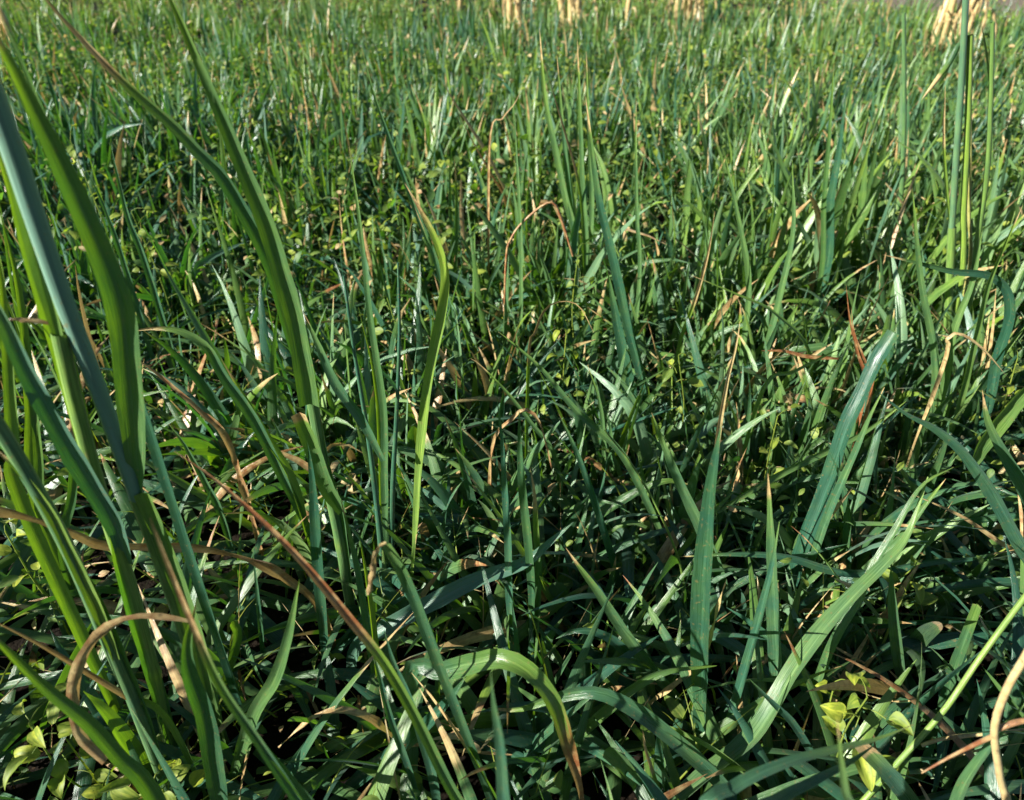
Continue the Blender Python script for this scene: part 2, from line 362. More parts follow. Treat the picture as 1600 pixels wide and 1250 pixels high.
parts += [clumps(70, .85, 1.4, (.13, .20), (.007, .014), .3), clumps(300, 1.3, 2.6, (.15, .27), (.007, .015), .5), clumps(380, 2.5, 5.0, (.15, .27), (.007, .014), .8)]
def flopped(n, y0, y1, Lr, Wr, marg):
    x, y = wedge(n, y0, y1, marg)
    return blades(x, y, rng.uniform(*Lr, n), rng.uniform(*Wr, n), rng.uniform(0, 6.28, n), rng.uniform(.45, 1.2, n), rng.uniform(.1, 1.3, n), rng.normal(0, .7, n),
                  rng.random(n), (rng.random(n) < .05) * .9, np.clip(rng.normal(.16, .24, n), 0, 1), rng.random(n) * .8, np.where(rng.random(n) < .3, rng.uniform(.6, .95, n), 2.0), 10)
parts += [flopped(1300, .12, .75, (.08, .21), (.008, .015), .25), flopped(1700, .7, 1.4, (.10, .24), (.006, .013), .3), flopped(1500, 1.4, 2.6, (.10, .22), (.006, .012), .5)]
V, Q, U, T = stack(parts)
# the bare track at the far right carries no grass
me = raw_mesh('field_grass', V, Q, U, T, GRASS)
tag(link('field_grass', me), 'short blue-green cereal grass covering the whole field', 'grass', kind='stuff')

# tall fine tillers that stand above the sward
def tillers(n, y0, y1, Lr, Wr, S, marg, box=None):
    x, y = wedge(n, y0, y1, marg)
    if box: x, y = rng.uniform(box[0], box[1], n), rng.uniform(box[2], box[3], n)
    L = rng.uniform(*Lr, n)
    return blades(x, y, L, rng.uniform(*Wr, n), rng.uniform(0, 6.28, n), np.abs(rng.normal(0, .12, n)), rng.normal(.12, .15, n), rng.normal(0, 1.0, n),
                  rng.random(n), (rng.random(n) < .03) * .9, np.clip(rng.normal(.28, .2, n), 0, 1), rng.random(n) * .6, np.where(rng.random(n) < .25, rng.uniform(.75, .95, n), 2.0), S)
V, Q, U, T = stack([tillers(230, 0, 1, (.26, .46), (.008, .014), 9, 0, (-1.5, -.50, -.75, .30)), tillers(130, .75, 1.3, (.16, .28), (.005, .010), 9, .4), tillers(800, 1.3, 2.8, (.16, .30), (.005, .010), 8, .6), tillers(900, 2.8, 5, (.14, .27), (.006, .010), 7, 1), tillers(140, 5, 7.5, (.12, .24), (.006, .010), 7, 1)])  # first stand is unseen, added left of the view to shade the foreground
tag(link('tall_grass', raw_mesh('tall_grass', V, Q, U, T, GRASS)), 'thin upright grass shoots rising above the shorter sward', 'grass', kind='stuff')

# ------------------------------------------------------------------ dead litter on the soil
def litter(n, y0, y1, L_, W_, marg):
    x, y = wedge(n, y0, y1, marg)
    return blades(x, y, rng.uniform(*L_, n), rng.uniform(*W_, n), rng.uniform(0, 6.28, n), rng.uniform(1.2, 1.65, n), rng.normal(0, .7, n), rng.normal(0, 1.2, n),
                  rng.random(n), np.full(n, 1.0), np.zeros(n), rng.beta(1.2, 1.6, n), np.full(n, 2.0), 7, z0=rng.uniform(.004, .05, n)[:, None])
V, Q, U, T = stack([litter(500, .05, 1.1, (.02, .09), (.001, .004), .5), litter(1500, 1.1, 4, (.04, .12), (.002, .006), .8), litter(900, 4, 9, (.06, .16), (.004, .009), 1.2)])
tag(link('dead_grass_litter', raw_mesh('dead_grass_litter', V, Q, U, T, GRASS)), 'tan and rusty dead grass scraps lying between the stems', 'litter', kind='stuff')

# ------------------------------------------------------------------ low broad-leaved ground cover
def cover(n, y0, y1, Lr, marg, hmax, thresh):
    x, y = wedge(n, y0, y1, marg); k = patch(x, y, 2.6, 4.0) + .15 * rng.normal(size=n) > thresh; x, y = x[k], y[k]; n = len(x)
    z = rng.uniform(.01, hmax, n) * (.5 + patch(x, y, 3.3, 1.0)); L = rng.uniform(*Lr, n); W = L * rng.uniform(.38, .68, n)
    az = rng.uniform(0, 6.283, n); el = rng.normal(.25, .45, n); roll = rng.normal(0, .5, n)
    d = np.stack([np.cos(az) * np.cos(el), np.sin(az) * np.cos(el), np.sin(el)], 1); u0 = np.array([0, 0, 1.0])
    S0 = np.cross(d, u0); S0 /= np.linalg.norm(S0, axis=1)[:, None]; N0 = np.cross(S0, d)
    Sv = np.cos(roll)[:, None] * S0 + np.sin(roll)[:, None] * N0; Nv = np.cross(Sv, d)
    s = np.array([0, .25, .55, .82, 1.0]); wp = np.array([.10, .82, 1.0, .62, .06]) / 2; hh = np.array([0, .05, .05, -.02, -.12])
    V = np.empty((n, 5, 3, 3), np.float32); base = np.stack([x, y, z], 1)
    for j in range(5):
        for k_, u in enumerate((-1, 0, 1)):
            V[:, j, k_] = base + d * (s[j] * L)[:, None] + Sv * (u * wp[j] * W)[:, None] + Nv * (hh[j] * L + (.22 * wp[j] * W if u else 0))[:, None]
    V[..., 2] = np.maximum(V[..., 2], .002)
    a = (np.arange(4)[:, None] * 3 + np.arange(2)[None]).ravel(); q = np.stack([a, a + 1, a + 4, a + 3], 1)
    Q = (np.arange(n)[:, None, None] * 15 + q[None]).reshape(-1, 4)
    U = np.tile(np.stack(np.meshgrid([0, .5, 1], s), -1).reshape(-1, 2), (n, 1))
    T = np.empty((n, 15, 4), np.float32); T[..., 0] = rng.random(n)[:, None]; T[..., 1] = ((rng.random(n) < .08) * .9)[:, None]
    T[..., 2] = np.clip(rng.beta(1.3, 1.9, n) , 0, 1)[:, None]; T[..., 3] = rng.random(n)[:, None] * .6
    return V.reshape(-1, 3), Q, U, T.reshape(-1, 4)
def vines(n, y0, y1, marg):
    x, y = wedge(n, y0, y1, marg)
    return blades(x, y, rng.uniform(.05, .13, n), rng.uniform(.0014, .0022, n) , rng.uniform(0, 6.28, n), rng.uniform(.1, .9, n), rng.uniform(0, 1.4, n), rng.normal(0, 1, n),
                  rng.random(n) * .4, (rng.random(n) < .2) * .9, rng.uniform(.4, 1, n), rng.random(n) * .5, np.full(n, 2.0), 8)
V, Q, U, T = stack([vines(900, .1, 1.1, .3), vines(2500, 1.1, 2.6, .4), cover(4200, .05, 1.1, (.006, .015), .5, .08, .40), cover(42000, 1.0, 3.0, (.009, .023), .7, .17, .24), cover(40000, 3.0, 9.5, (.016, .030), 1.0, .12, .18)])
tag(link('ground_cover', raw_mesh('ground_cover', V, Q, U, T, WEED)), 'tiny round-leaved weeds filling the gaps under the grass', 'ground cover', kind='stuff')

# ------------------------------------------------------------------ grass plants traced one by one
# each row: (kind, points base -> tip in photo pixels, width in photo pixels, ground row, lean, options)
def plant(name, label, cat, rows, group=None):
    first = rows[0]; single = len(rows) == 1
    paths = [path3(r_[1], r_[3], r_[4] if len(r_) > 4 else 0.0, root=(r_[5] if len(r_) > 5 else {}).get('root', True)) for r_ in rows]
    base = np.array([paths[0][0][0], paths[0][0][1], 0.0])
    root = None
    if not single:
        root = link(name, None, None, Vector(base)); tag(root, label, cat, group)
    for r_, pth in zip(rows, paths):
        o = dict(r_[5]) if len(r_) > 5 else {}; o.pop('root', None); lb = o.pop('label', None)
        mb = MB(); nm = r_[0]
        if nm == 'stem' or o.pop('tube', False): tube(mb, pth, r_[2], **o)
        else: ribbon(mb, pth, r_[2] * (.72 if o.get('dry', 0) > .8 else .68 if group == TG else .80), **o)
        mt = STEM if nm == 'stem' else GRASS
        if single: tag(mb.build(name, mt, None, Vector(base)), label, cat, group)
        else:
            ch = mb.build(nm, mt, root, Vector(base)); ch.location = (0, 0, 0)
            if lb: ch['label'] = lb
TG = 'tall stout grass stems crowding the left foreground'
plant('tall_grass_stem', 'stout pale stem with a leaf collar halfway up, right one of the left foreground stems', 'grass stem', [
    ('stem', [(330, 1110), (290, 985), (243, 850), (215, 778)], 22, 1180, 0, dict(taper=.9, yel=.55, nodes=(.18,))),
    ('stem', [(214, 778), (203, 745), (150, 600), (100, 470), (55, 340), (20, 235), (-30, 100)], 24, 1180, -.02, dict(root=False, taper=1.1, yel=.0, rnd=-.6)),
    ('leaf', [(216, 784), (213, 700), (203, 600), (192, 500), (168, 420), (118, 305), (60, 185), (0, 70), (-50, 0)], 54, 1180, -.03, dict(root=False, base_w=.42, wmax=.30, yel=.30, tw=(30, -12), rnd=.3)),
    ('sheath', [(352, 1180), (310, 1000), (262, 860), (222, 770)], 34, 1186, 0, dict(yel=.5, tw=(35, 25), blunt=True, rnd=.5)),
], TG)
plant('tall_grass_stem', 'yellow-lit stem running up through the middle of the left foreground clump', 'grass stem', [
    ('stem', [(262, 1150), (240, 1050), (205, 920), (178, 840), (145, 730), (115, 620), (92, 520)], 19, 1200, 0, dict(taper=.9, yel=.6, nodes=(.3,))),
    ('leaf', [(97, 540), (80, 480), (58, 400), (34, 300), (8, 190), (-30, 60)], 32, 1200, 0, dict(root=False, yel=.55, tw=(25, 5), rnd=.2)),
    ('leaf', [(150, 760), (112, 620), (84, 520), (52, 420), (20, 310), (-15, 200)], 42, 1190, .02, dict(root=False, yel=.62, tw=(-20, -30), rnd=.4)),
    ('leaf', [(198, 880), (178, 815), (120, 715), (55, 600), (0, 490), (-60, 380)], 44, 1200, -.04, dict(root=False, base_w=.7, yel=.0, tw=(25, 35), rnd=-.25)),
    ('sheath', [(275, 1190), (238, 1060), (196, 920), (178, 830)], 30, 1204, 0, dict(yel=.2, tw=(-30, -20), blunt=True, rnd=.5)),
    ('dead_leaf', [(92, 508), (55, 502), (20, 500), (-20, 508)], 9, 1196, -.01, dict(root=False, dry=1, rust=.5, wave=.25)),
], TG)
plant('tall_grass_stem', 'leftmost yellow-edged stem leaning in at the left picture edge', 'grass stem', [
    ('stem', [(250, 1200), (205, 1085), (168, 1000), (112, 870), (60, 770), (0, 670), (-40, 610)], 20, 1270, -.0, dict(yel=.25, rnd=.2)),
    ('leaf', [(182, 1030), (152, 950), (120, 880), (80, 800), (35, 740), (-20, 690)], 26, 1275, .0, dict(root=False, yel=.75, tw=(20, 40))),
    ('leaf', [(250, 1190), (222, 1110), (196, 1040), (170, 970), (140, 900)], 27, 1268, .0, dict(root=False, yel=.3, rnd=.8)),
], TG)
plant('tall_grass_stem', 'out-of-focus stem crossing diagonally in front of the left clump to the bottom edge', 'grass stem', [
    ('leaf', [(520, 1330), (460, 1240), (400, 1150), (345, 1070), (300, 970), (262, 880), (235, 810)], 22, 1500, .0, dict(yel=.05, tip=.72, rust=.4, rnd=.2, wmax=.5, tw=(20, 40))),
    ('leaf', [(545, 1340), (470, 1235), (412, 1165), (350, 1080)], 20, 1498, .0, dict(yel=.2, rnd=.6)),
], TG)
plant('tall_grass_stem', 'dark narrow leaves blurred in the top left corner', 'grass leaves', [
    ('leaf', [(125, 330), (98, 240), (62, 160), (30, 85), (-20, -20)], 30, 1150, -.01, dict(yel=.0, rnd=.9, tw=(40, 60), tip=.9)),
    ('leaf', [(40, 800), (22, 700), (12, 560), (2, 430), (-20, 330)], 26, 1160, 0, dict(yel=.6, tw=(-10, 10))),
], TG)
plant('tall_grass_stem', 'paired green shoots standing behind the left clump with long thin pointed tips', 'grass stem', [
    ('leaf', [(60, 790), (48, 640), (38, 520), (25, 430), (0, 330)], 22, 1010, 0, dict(yel=.7, tw=(15, 0))),
    ('leaf', [(70, 860), (60, 700), (42, 560), (0, 440)], 18, 1010, 0, dict(yel=.5, tw=(0, 30))),
    ('leaf', [(100, 870), (112, 780), (120, 700), (150, 640), (190, 600)], 18, 1010, 0, dict(yel=.3)),
], TG)
plant('grass_stem_cut_sheath', 'stem with a torn-off pale green sheath and a dark leaf collar, left of centre', 'grass stem', [
    ('stem', [(545, 930), (530, 840), (510, 745), (492, 650), (484, 600)], 17, 985, 0, dict(taper=.95, yel=.35, nodes=(.42,))),
    ('leaf', [(484, 632), (478, 590), (466, 520), (440, 420), (410, 330), (372, 240), (330, 140), (268, 0), (240, -60)], 38, 1000, -.05, dict(root=False, base_w=1.0, wmax=.05, yel=.35, tw=(8, 35), rnd=.3)),
    ('leaf', [(600, 720), (565, 655), (525, 600), (498, 540), (475, 490)], 21, 975, .02, dict(root=False, yel=.12, rnd=.05)),
    ('leaf', [(462, 560), (440, 470), (412, 390), (350, 280), (308, 235), (270, 195), (190, 125), (90, 20), (60, -20)], 26, 985, -.05, dict(root=False, wmax=.2, yel=.15, tip=.72, tw=(0, 20), rnd=.2)),
    ('sheath', [(536, 800), (514, 760), (494, 705), (468, 645)], 36, 1012, -.008, dict(root=False, blunt=True, base_w=.5, yel=.38, rnd=.6, fold=.3, label='torn sheath with a ragged top edge')),
    ('sheath', [(545, 920), (530, 810), (506, 720), (494, 650)], 24, 984, 0, dict(blunt=True, yel=.3, tw=(30, 20), rnd=.5)),
])
plant('grass_shoot', 'dark stem with a thin leaf below the torn-off pale green sheath', 'grass stem', [
    ('leaf', [(516, 1090), (508, 1000), (498, 880), (490, 760), (480, 690)], 24, 1050, 0, dict(yel=.02, rnd=1.0, wmax=.5)),
    ('leaf', [(580, 1010), (562, 900), (548, 840), (533, 782)], 17, 1100, 0, dict(yel=.1, rnd=.4)),
    ('leaf', [(590, 1060), (583, 980), (572, 900), (562, 840)], 13, 1102, 0, dict(yel=.9, rnd=.1)),
])
plant('grass_plant', 'long brown-streaked blade slanting from mid left down to the bottom edge, rusty thin tip', 'grass blade',
    [('leaf', [(770, 1330), (710, 1240), (655, 1130), (600, 1035), (545, 965), (470, 875), (400, 805), (330, 745), (272, 705)], 19, 1420, .06, dict(yel=.35, tip=.55, rust=.85, wmax=.3))])
plant('grass_plant', 'twisted yellow-green blade standing upright near the centre with a tan hair-thin tip', 'grass blade',
    [('leaf', [(640, 960), (650, 830), (657, 720), (672, 590), (690, 500), (697, 430), (680, 370), (632, 285)], 25, 960, .0, dict(yel=.7, tip=.84, rust=.3, base_w=.18, wmax=.62, tw=(60, 20), rnd=.0))])
plant('grass_shoot', 'three slim grey-green stems side by side just left of the centre', 'grass shoot', [
    ('stem', [(600, 900), (590, 800), (575, 680), (552, 540), (537, 430)], 13, 940, 0, dict(taper=.25, yel=.03, rnd=.1)),
    ('stem', [(612, 900), (613, 780), (620, 640), (624, 520), (622, 410)], 12, 935, 0, dict(taper=.25, yel=.05, rnd=.3)),
    ('leaf', [(605, 900), (602, 760), (600, 640), (580, 500), (563, 350), (545, 225)], 16, 930, .02, dict(yel=.25, rnd=.5)),
    ('leaf', [(598, 880), (592, 700), (584, 590), (560, 480)], 12, 928, .02, dict(yel=.8, rnd=.3)),
])
plant('grass_plant', 'grey-green blade arching over to the left with its tip at the left clump', 'grass blade',
    [('leaf', [(505, 880), (480, 820), (440, 740), (400, 660), (352, 590), (322, 540), (280, 516), (235, 513), (200, 519)], 22, 900, -.02, dict(yel=.15, rnd=.1, wmax=.6))])
plant('grass_plant', 'bright-edged blade below the arching grey-green one, reaching down to the brown blade', 'grass blade',
    [('leaf', [(480, 840), (455, 750), (420, 690), (380, 620), (345, 560)], 19, 905, .0, dict(yel=.6, rnd=.2))])
plant('grass_plant', 'brown split-tipped dying blade behind the left clump', 'grass blade',
    [('leaf', [(360, 700), (310, 640), (265, 600), (230, 572), (203, 556)], 14, 880, 0, dict(dry=.9, rust=.6, wave=.2))])
plant('grass_plant', 'small pale spear-shaped blade in the dark gap right of the left clump', 'grass blade',
    [('leaf', [(345, 800), (325, 760), (300, 715), (285, 690), (263, 662)], 14, 880, 0, dict(yel=.15, rnd=.05))])
plant('grass_plant', 'short lone blade with a yellow tip in the dark gap below the spear-shaped one', 'grass blade',
    [('leaf', [(292, 850), (282, 810), (270, 775), (258, 752)], 9, 900, 0, dict(yel=.4, tip=.85))])
plant('grass_shoot', 'thin double-edged blade on its own in the gap left of the long brown-streaked blade', 'grass shoot',
    [('leaf', [(412, 1045), (408, 985), (402, 920), (395, 862)], 9, 1050, 0, dict(yel=.1, rnd=.6, tw=(0, 40)))])
plant('grass_plant', 'pointed backlit blade rising to the right in the lower left', 'grass blade',
    [('leaf', [(362, 1220), (395, 1120), (430, 1060), (452, 990), (468, 905)], 24, 1240, .0, dict(yel=.35, rnd=.5, tw=(0, 20)))])
plant('grass_plant', 'broad dark blade with a curled pale edge, bottom left beside the curled brown leaf', 'grass blade',
    [('leaf', [(352, 1290), (338, 1200), (322, 1120), (296, 1050), (293, 1000), (306, 945)], 34, 1330, .0, dict(yel=.15, rnd=.95, tw=(50, -10)))])
plant('grass_plant', 'short blunt blade stub standing right of the curled brown leaf', 'grass blade',
    [('leaf', [(352, 1062), (364, 1020), (370, 990), (362, 972)], 19, 1120, .0, dict(yel=.45, blunt=True))])
plant('dry_straw', 'curled tan leaf looping down like a hook in the lower left', 'dry leaf',
    [('leaf', [(304, 974), (260, 968), (210, 966), (172, 980), (138, 1015), (117, 1060), (115, 1105), (128, 1155), (165, 1190)], 24, 1330, -.02, dict(root=False, dry=1, rust=.45, wave=.12, blunt=True, tw=(60, -10)))])
plant('dry_straw', 'long rust-brown ribbon leaf crossing the left clump from the left edge', 'dry leaf',
    [('leaf', [(500, 950), (450, 905), (400, 876), (320, 856), (235, 853), (160, 850), (115, 832), (60, 812), (0, 798), (-30, 800)], 19, 1040, -.1, dict(dry=1, rust=.7, wave=.2, tw=(0, 50), blunt=True))])
plant('dry_straw', 'narrow dead leaf with green base at the left edge pointing at the curled tan leaf', 'dry leaf',
    [('leaf', [(260, 1120), (195, 1085), (120, 1040), (60, 1005), (0, 975), (-30, 962)], 12, 1260, -.03, dict(yel=.4, tip=.45, rust=.7))])
plant('dry_straw', 'thin brown leaf hanging down the left picture edge beside the stems', 'dry leaf',
    [('leaf', [(120, 700), (70, 620), (40, 560), (10, 500), (-20, 450)], 12, 1150, -.03, dict(dry=1, rust=.85, root=False))])
plant('dry_straw', 'pale arched dead leaf near the bottom edge left of centre', 'dry leaf',
    [('leaf', [(655, 1190), (610, 1150), (575, 1122), (530, 1110), (485, 1125), (435, 1168)], 16, 1210, -.02, dict(dry=.6, yel=.8, rust=.25, wave=.15, tip=.4))])
plant('dry_straw', 'pale split dead leaf curling down at the bottom edge left of centre', 'dry leaf',
    [('leaf', [(800, 1180), (720, 1175), (660, 1165), (625, 1170), (600, 1200), (598, 1240), (612, 1290)], 10, 1230, -.02, dict(dry=1, rust=.35, wave=.2, root=False))])
plant('grass_plant', 'broad dark blade from the left edge curving down to the bottom left', 'grass blade',
    [('leaf', [(240, 1240), (190, 1185), (140, 1130), (90, 1090), (45, 1050), (0, 1005), (-50, 960)], 27, 1420, .0, dict(yel=.3, rnd=.7))])
plant('grass_plant', 'flat pale blade lying level at the left edge behind the curled tan leaf', 'grass blade',
    [('leaf', [(-20, 1080), (60, 1062), (130, 1050), (190, 1045)], 16, 1130, 0, dict(root=False, yel=.2, rnd=.6))])
plant('grass_plant', 'dark level blade low in the bottom left corner', 'grass blade',
    [('leaf', [(5, 1225), (60, 1212), (110, 1195), (160, 1185)], 15, 1225, 0, dict(root=False, yel=.1, rnd=.9))])
plant('grass_plant', 'wide yellow-green blade piece behind the curled tan leaf', 'grass blade',
    [('leaf', [(228, 1220), (195, 1160), (160, 1110), (130, 1080)], 34, 1250, .0, dict(yel=.55, rnd=.3))])
# centre foreground
plant('grass_plant', 'broad shiny blade with striped shadows rising to the right in the lower centre', 'grass blade',
    [('leaf', [(560, 1010), (625, 970), (690, 935), (750, 905), (820, 880), (862, 845), (897, 815)], 34, 1060, .03, dict(yel=.0, rnd=-.3, wmax=.4))])
plant('grass_plant', 'straight blade with a folded dry cap, leaning down right in the lower centre', 'grass blade', [
    ('leaf', [(775, 1275), (750, 1200), (715, 1110), (680, 1020), (650, 940), (625, 885), (603, 850)], 24, 1310, .02, dict(yel=.15, wmax=.8, blunt=True, rnd=.6)),
    ('dead_leaf', [(604, 849), (590, 860), (582, 895), (576, 930)], 15, 1310, .02, dict(root=False, dry=1, rust=.3, wave=.3, blunt=True)),
])
plant('grass_plant', 'striped arching blade that droops into a rust-brown end at the bottom centre', 'grass blade',
    [('leaf', [(640, 1052), (690, 1048), (740, 1036), (785, 1030), (830, 1052), (865, 1100), (885, 1160), (905, 1230), (915, 1300)], 36, 1215, -.07, dict(yel=.22, tip=.58, dr=.4, rust=.85, wmax=.5, tw=(-30, 25), wave=.07))])
plant('grass_plant', 'broad arching blade with a pale tip pointing left, right of the rust-ended blade', 'grass blade',
    [('leaf', [(1180, 1280), (1110, 1205), (1055, 1155), (990, 1105), (930, 1080), (870, 1088), (810, 1108), (763, 1106)], 31, 1290, .04, dict(yel=.15, tip=.85, rust=.1, wmax=.4))])
plant('grass_plant', 'dark blade lying flat across the bottom centre', 'grass blade',
    [('leaf', [(1010, 1165), (930, 1160), (830, 1152), (740, 1150), (665, 1152)], 26, 1170, 0, dict(root=False, yel=.3, rnd=.95, blunt=True))])
plant('grass_plant', 'yellow-edged blade rising right from the bottom under the rust-ended blade', 'grass blade',
    [('leaf', [(790, 1220), (855, 1180), (925, 1125), (985, 1075), (1040, 1048), (1120, 1040)], 27, 1215, .02, dict(root=False, yel=.45, rnd=.6))])
plant('grass_plant', 'deep blue-green blade running from the bottom left corner of the centre up to the right', 'grass blade',
    [('leaf', [(500, 1275), (570, 1212), (620, 1175), (670, 1130), (705, 1090), (730, 1055)], 30, 1250, .0, dict(root=False, yel=.0, rnd=.8))])
plant('grass_plant', 'pale spear-tipped blade left of the blue-green lying one at the bottom', 'grass blade',
    [('leaf', [(690, 1290), (672, 1190), (640, 1090), (618, 1040), (600, 985)], 19, 1290, 0, dict(yel=.05, rnd=.1))])
plant('grass_plant', 'second pale spear-tipped blade, thinner and leaning left of its twin at the bottom', 'grass blade',
    [('leaf', [(662, 1270), (640, 1200), (610, 1120), (594, 1060), (580, 1010)], 14, 1285, 0, dict(yel=.05, rnd=.3))])
plant('grass_plant', 'blurred upright blade with a needle tip at the bottom centre', 'grass blade',
    [('leaf', [(795, 1330), (788, 1240), (782, 1160), (772, 1100), (767, 1050)], 29, 1560, .0, dict(yel=.05, rnd=.15))])
plant('grass_plant', 'pointed blade leaning left from the right of the lower centre', 'grass blade',
    [('leaf', [(1062, 1095), (1020, 1045), (975, 985), (935, 925), (905, 885), (884, 856)], 23, 1120, .02, dict(yel=.2, rnd=.3))])
plant('grass_plant', 'dark curved blade arching down to the right behind the pointed leaning blade', 'grass blade',
    [('leaf', [(1000, 1110), (998, 1060), (975, 1015), (940, 990), (900, 985), (868, 998)], 21, 1090, 0, dict(yel=.0, rnd=.6))])
plant('grass_shoot', 'two pale upright blades standing close together above the centre of the lower half', 'grass shoot', [
    ('leaf', [(802, 1010), (797, 930), (795, 850), (790, 770), (785, 690), (776, 615)], 17, 1035, .01, dict(yel=.05, rnd=.05, wmax=.3)),
    ('leaf', [(828, 1015), (832, 930), (826, 840), (815, 740), (811, 640)], 20, 1030, .0, dict(yel=.2, rnd=.95, wmax=.5)),
    ('leaf', [(835, 990), (842, 900), (838, 830), (835, 770), (828, 730)], 15, 1020, .02, dict(yel=.25, rnd=.4, tip=.7, rust=.1)),
])
plant('grass_plant', 'small upright spear blade in front of the close pair, lower centre', 'grass blade',
    [('leaf', [(808, 1095), (810, 1040), (806, 990), (800, 940)], 11, 1100, 0, dict(yel=.1, rnd=.1))])
plant('grass_plant', 'slim blade leaning left along the right side of the close pair', 'grass blade',
    [('leaf', [(965, 900), (935, 800), (905, 715), (885, 670), (872, 645)], 15, 945, 0, dict(yel=.0, rnd=.5))])
plant('grass_plant', 'long thin blade slanting left to right down through the centre', 'grass blade',
    [('leaf', [(1055, 880), (1000, 760), (965, 700), (900, 640), (850, 580), (800, 535), (778, 518)], 15, 900, .03, dict(yel=.3, rnd=.4))])
plant('grass_plant', 'thin bright green stalk bending across the centre right gap', 'grass blade',
    [('stem', [(1075, 960), (1062, 880), (1030, 800), (990, 730), (945, 672)], 5, 960, 0, dict(taper=.5, yel=.8))])
plant('grass_plant', 'slender green blade crossing the centre from upper left to the dark middle', 'grass blade',
    [('leaf', [(870, 720), (830, 660), (790, 610), (750, 570), (735, 560)], 10, 830, 0, dict(yel=.3, rnd=.5))])
plant('dry_straw', 'reddish drooping leaf tip hanging in the middle of the photo', 'dry leaf',
    [('leaf', [(770, 700), (800, 655), (820, 640), (840, 655), (852, 690), (866, 750)], 9, 860, -.01, dict(dry=1, rust=.6, wave=.2))])
plant('grass_plant', 'bowed blade turning pale brown where it droops right of the centre', 'grass blade',
    [('leaf', [(825, 560), (835, 520), (850, 485), (875, 470), (905, 478), (928, 520)], 9, 800, -.01, dict(yel=.6, tip=.5, rust=.4))])
plant('grass_plant', 'level green blade lying under the close pair of uprights', 'grass blade',
    [('leaf', [(640, 800), (700, 815), (760, 860), (800, 890)], 15, 900, 0, dict(root=False, yel=.0, rnd=.9))])
plant('grass_plant', 'pale striped blade lying up to the right beside the centre right gap', 'grass blade',
    [('leaf', [(880, 850), (930, 810), (985, 775), (1040, 752), (1085, 760)], 20, 880, 0, dict(yel=.35, root=False, tip=.85))])
plant('grass_plant', 'small green blade with a pointed end aimed at the yellow weed, centre right', 'grass blade',
    [('leaf', [(1010, 825), (985, 818), (950, 835), (918, 855)], 13, 900, 0, dict(yel=.4, root=False))])
# right foreground
plant('grass_plant', 'broad bright blade sweeping from the bottom edge up to the right', 'grass blade',
    [('leaf', [(1020, 1290), (1095, 1220), (1180, 1150), (1240, 1050), (1290, 980), (1340, 925), (1385, 880), (1420, 835), (1450, 745)], 38, 1330, .16, dict(yel=.35, rnd=-.05, wmax=.35, tip=.97))])
plant('grass_plant', 'blunt-ended narrow blade tucked along the broad bright sweeping one', 'grass blade',
    [('leaf', [(1300, 1010), (1340, 940), (1368, 880), (1398, 830), (1440, 760), (1490, 730)], 17, 1120, .06, dict(yel=.3, rnd=.4))])
plant('grass_plant', 'very broad dark blade standing behind the pale dry-edged straw on the right', 'grass blade',
    [('leaf', [(1096, 1180), (1097, 1050), (1098, 940), (1104, 850), (1112, 760), (1128, 660)], 40, 1170, .02, dict(yel=.1, rnd=1.0, wmax=.4))])
plant('grass_plant', 'tall straw-coloured blade pointing straight up right of the centre', 'grass blade',
    [('leaf', [(1104, 900), (1108, 800), (1120, 690), (1135, 600), (1150, 540), (1157, 495)], 13, 1000, .0, dict(dry=.55, yel=.95, rust=.05, tip=.6, rnd=.1))])
plant('grass_plant', 'upright pale blade with striped shadow in the lower right', 'grass blade',
    [('leaf', [(1222, 1140), (1214, 1040), (1210, 960), (1208, 880), (1204, 800), (1200, 740)], 26, 1130, .0, dict(yel=.15, rnd=.1, wmax=.3))])
plant('grass_plant', 'slim blade crossing left of the striped upright one with a sharp upper end', 'grass blade',
    [('leaf', [(1128, 1170), (1160, 1060), (1185, 970), (1205, 890), (1218, 815)], 17, 1180, .02, dict(yel=.05, rnd=.1))])
plant('grass_plant', 'lone spear blade standing against the dark gap in the lower right', 'grass blade',
    [('leaf', [(1410, 1070), (1403, 1010), (1396, 940), (1392, 885)], 21, 1085, .0, dict(yel=.2, rnd=.2))])
plant('dry_straw', 'cream dry leaf winding up along the broad dark blade', 'dry leaf',
    [('leaf', [(1015, 1100), (1055, 1070), (1090, 1040), (1112, 990), (1122, 950), (1135, 905)], 12, 1130, -.02, dict(dry=1, rust=.05, wave=.2, tw=(0, 60)))])
plant('grass_plant', 'wide blade with cut blunt end pointing up right, right of centre', 'grass blade',
    [('leaf', [(1255, 860), (1290, 770), (1322, 670), (1345, 620), (1370, 565), (1398, 520)], 30, 930, .05, dict(yel=.0, rnd=.6, blunt=True, wmax=.2))])
plant('grass_plant', 'pale twin-edged blade just right of the blunt wide one', 'grass blade',
    [('leaf', [(1275, 860), (1300, 790), (1335, 710), (1360, 650), (1382, 605)], 16, 940, .0, dict(yel=.15, rnd=.0))])
plant('grass_plant', 'long straight light green blade slanting up right through the right half', 'grass blade',
    [('leaf', [(1120, 800), (1200, 750), (1280, 710), (1350, 675), (1418, 625)], 15, 900, .06, dict(root=False, yel=.45, rnd=.1))])
plant('grass_plant', 'light green blade above the long straight one, ending at the rusty spikes', 'grass blade',
    [('leaf', [(1190, 610), (1240, 580), (1290, 555), (1335, 535)], 12, 800, .04, dict(yel=.6, rnd=.1))])
plant('grass_plant', 'arched blade bending over to the left and dropping to the right edge', 'grass blade',
    [('leaf', [(1640, 930), (1590, 840), (1545, 760), (1500, 700), (1460, 668), (1415, 645), (1375, 615)], 24, 1000, .0, dict(yel=.05, rnd=.3))])
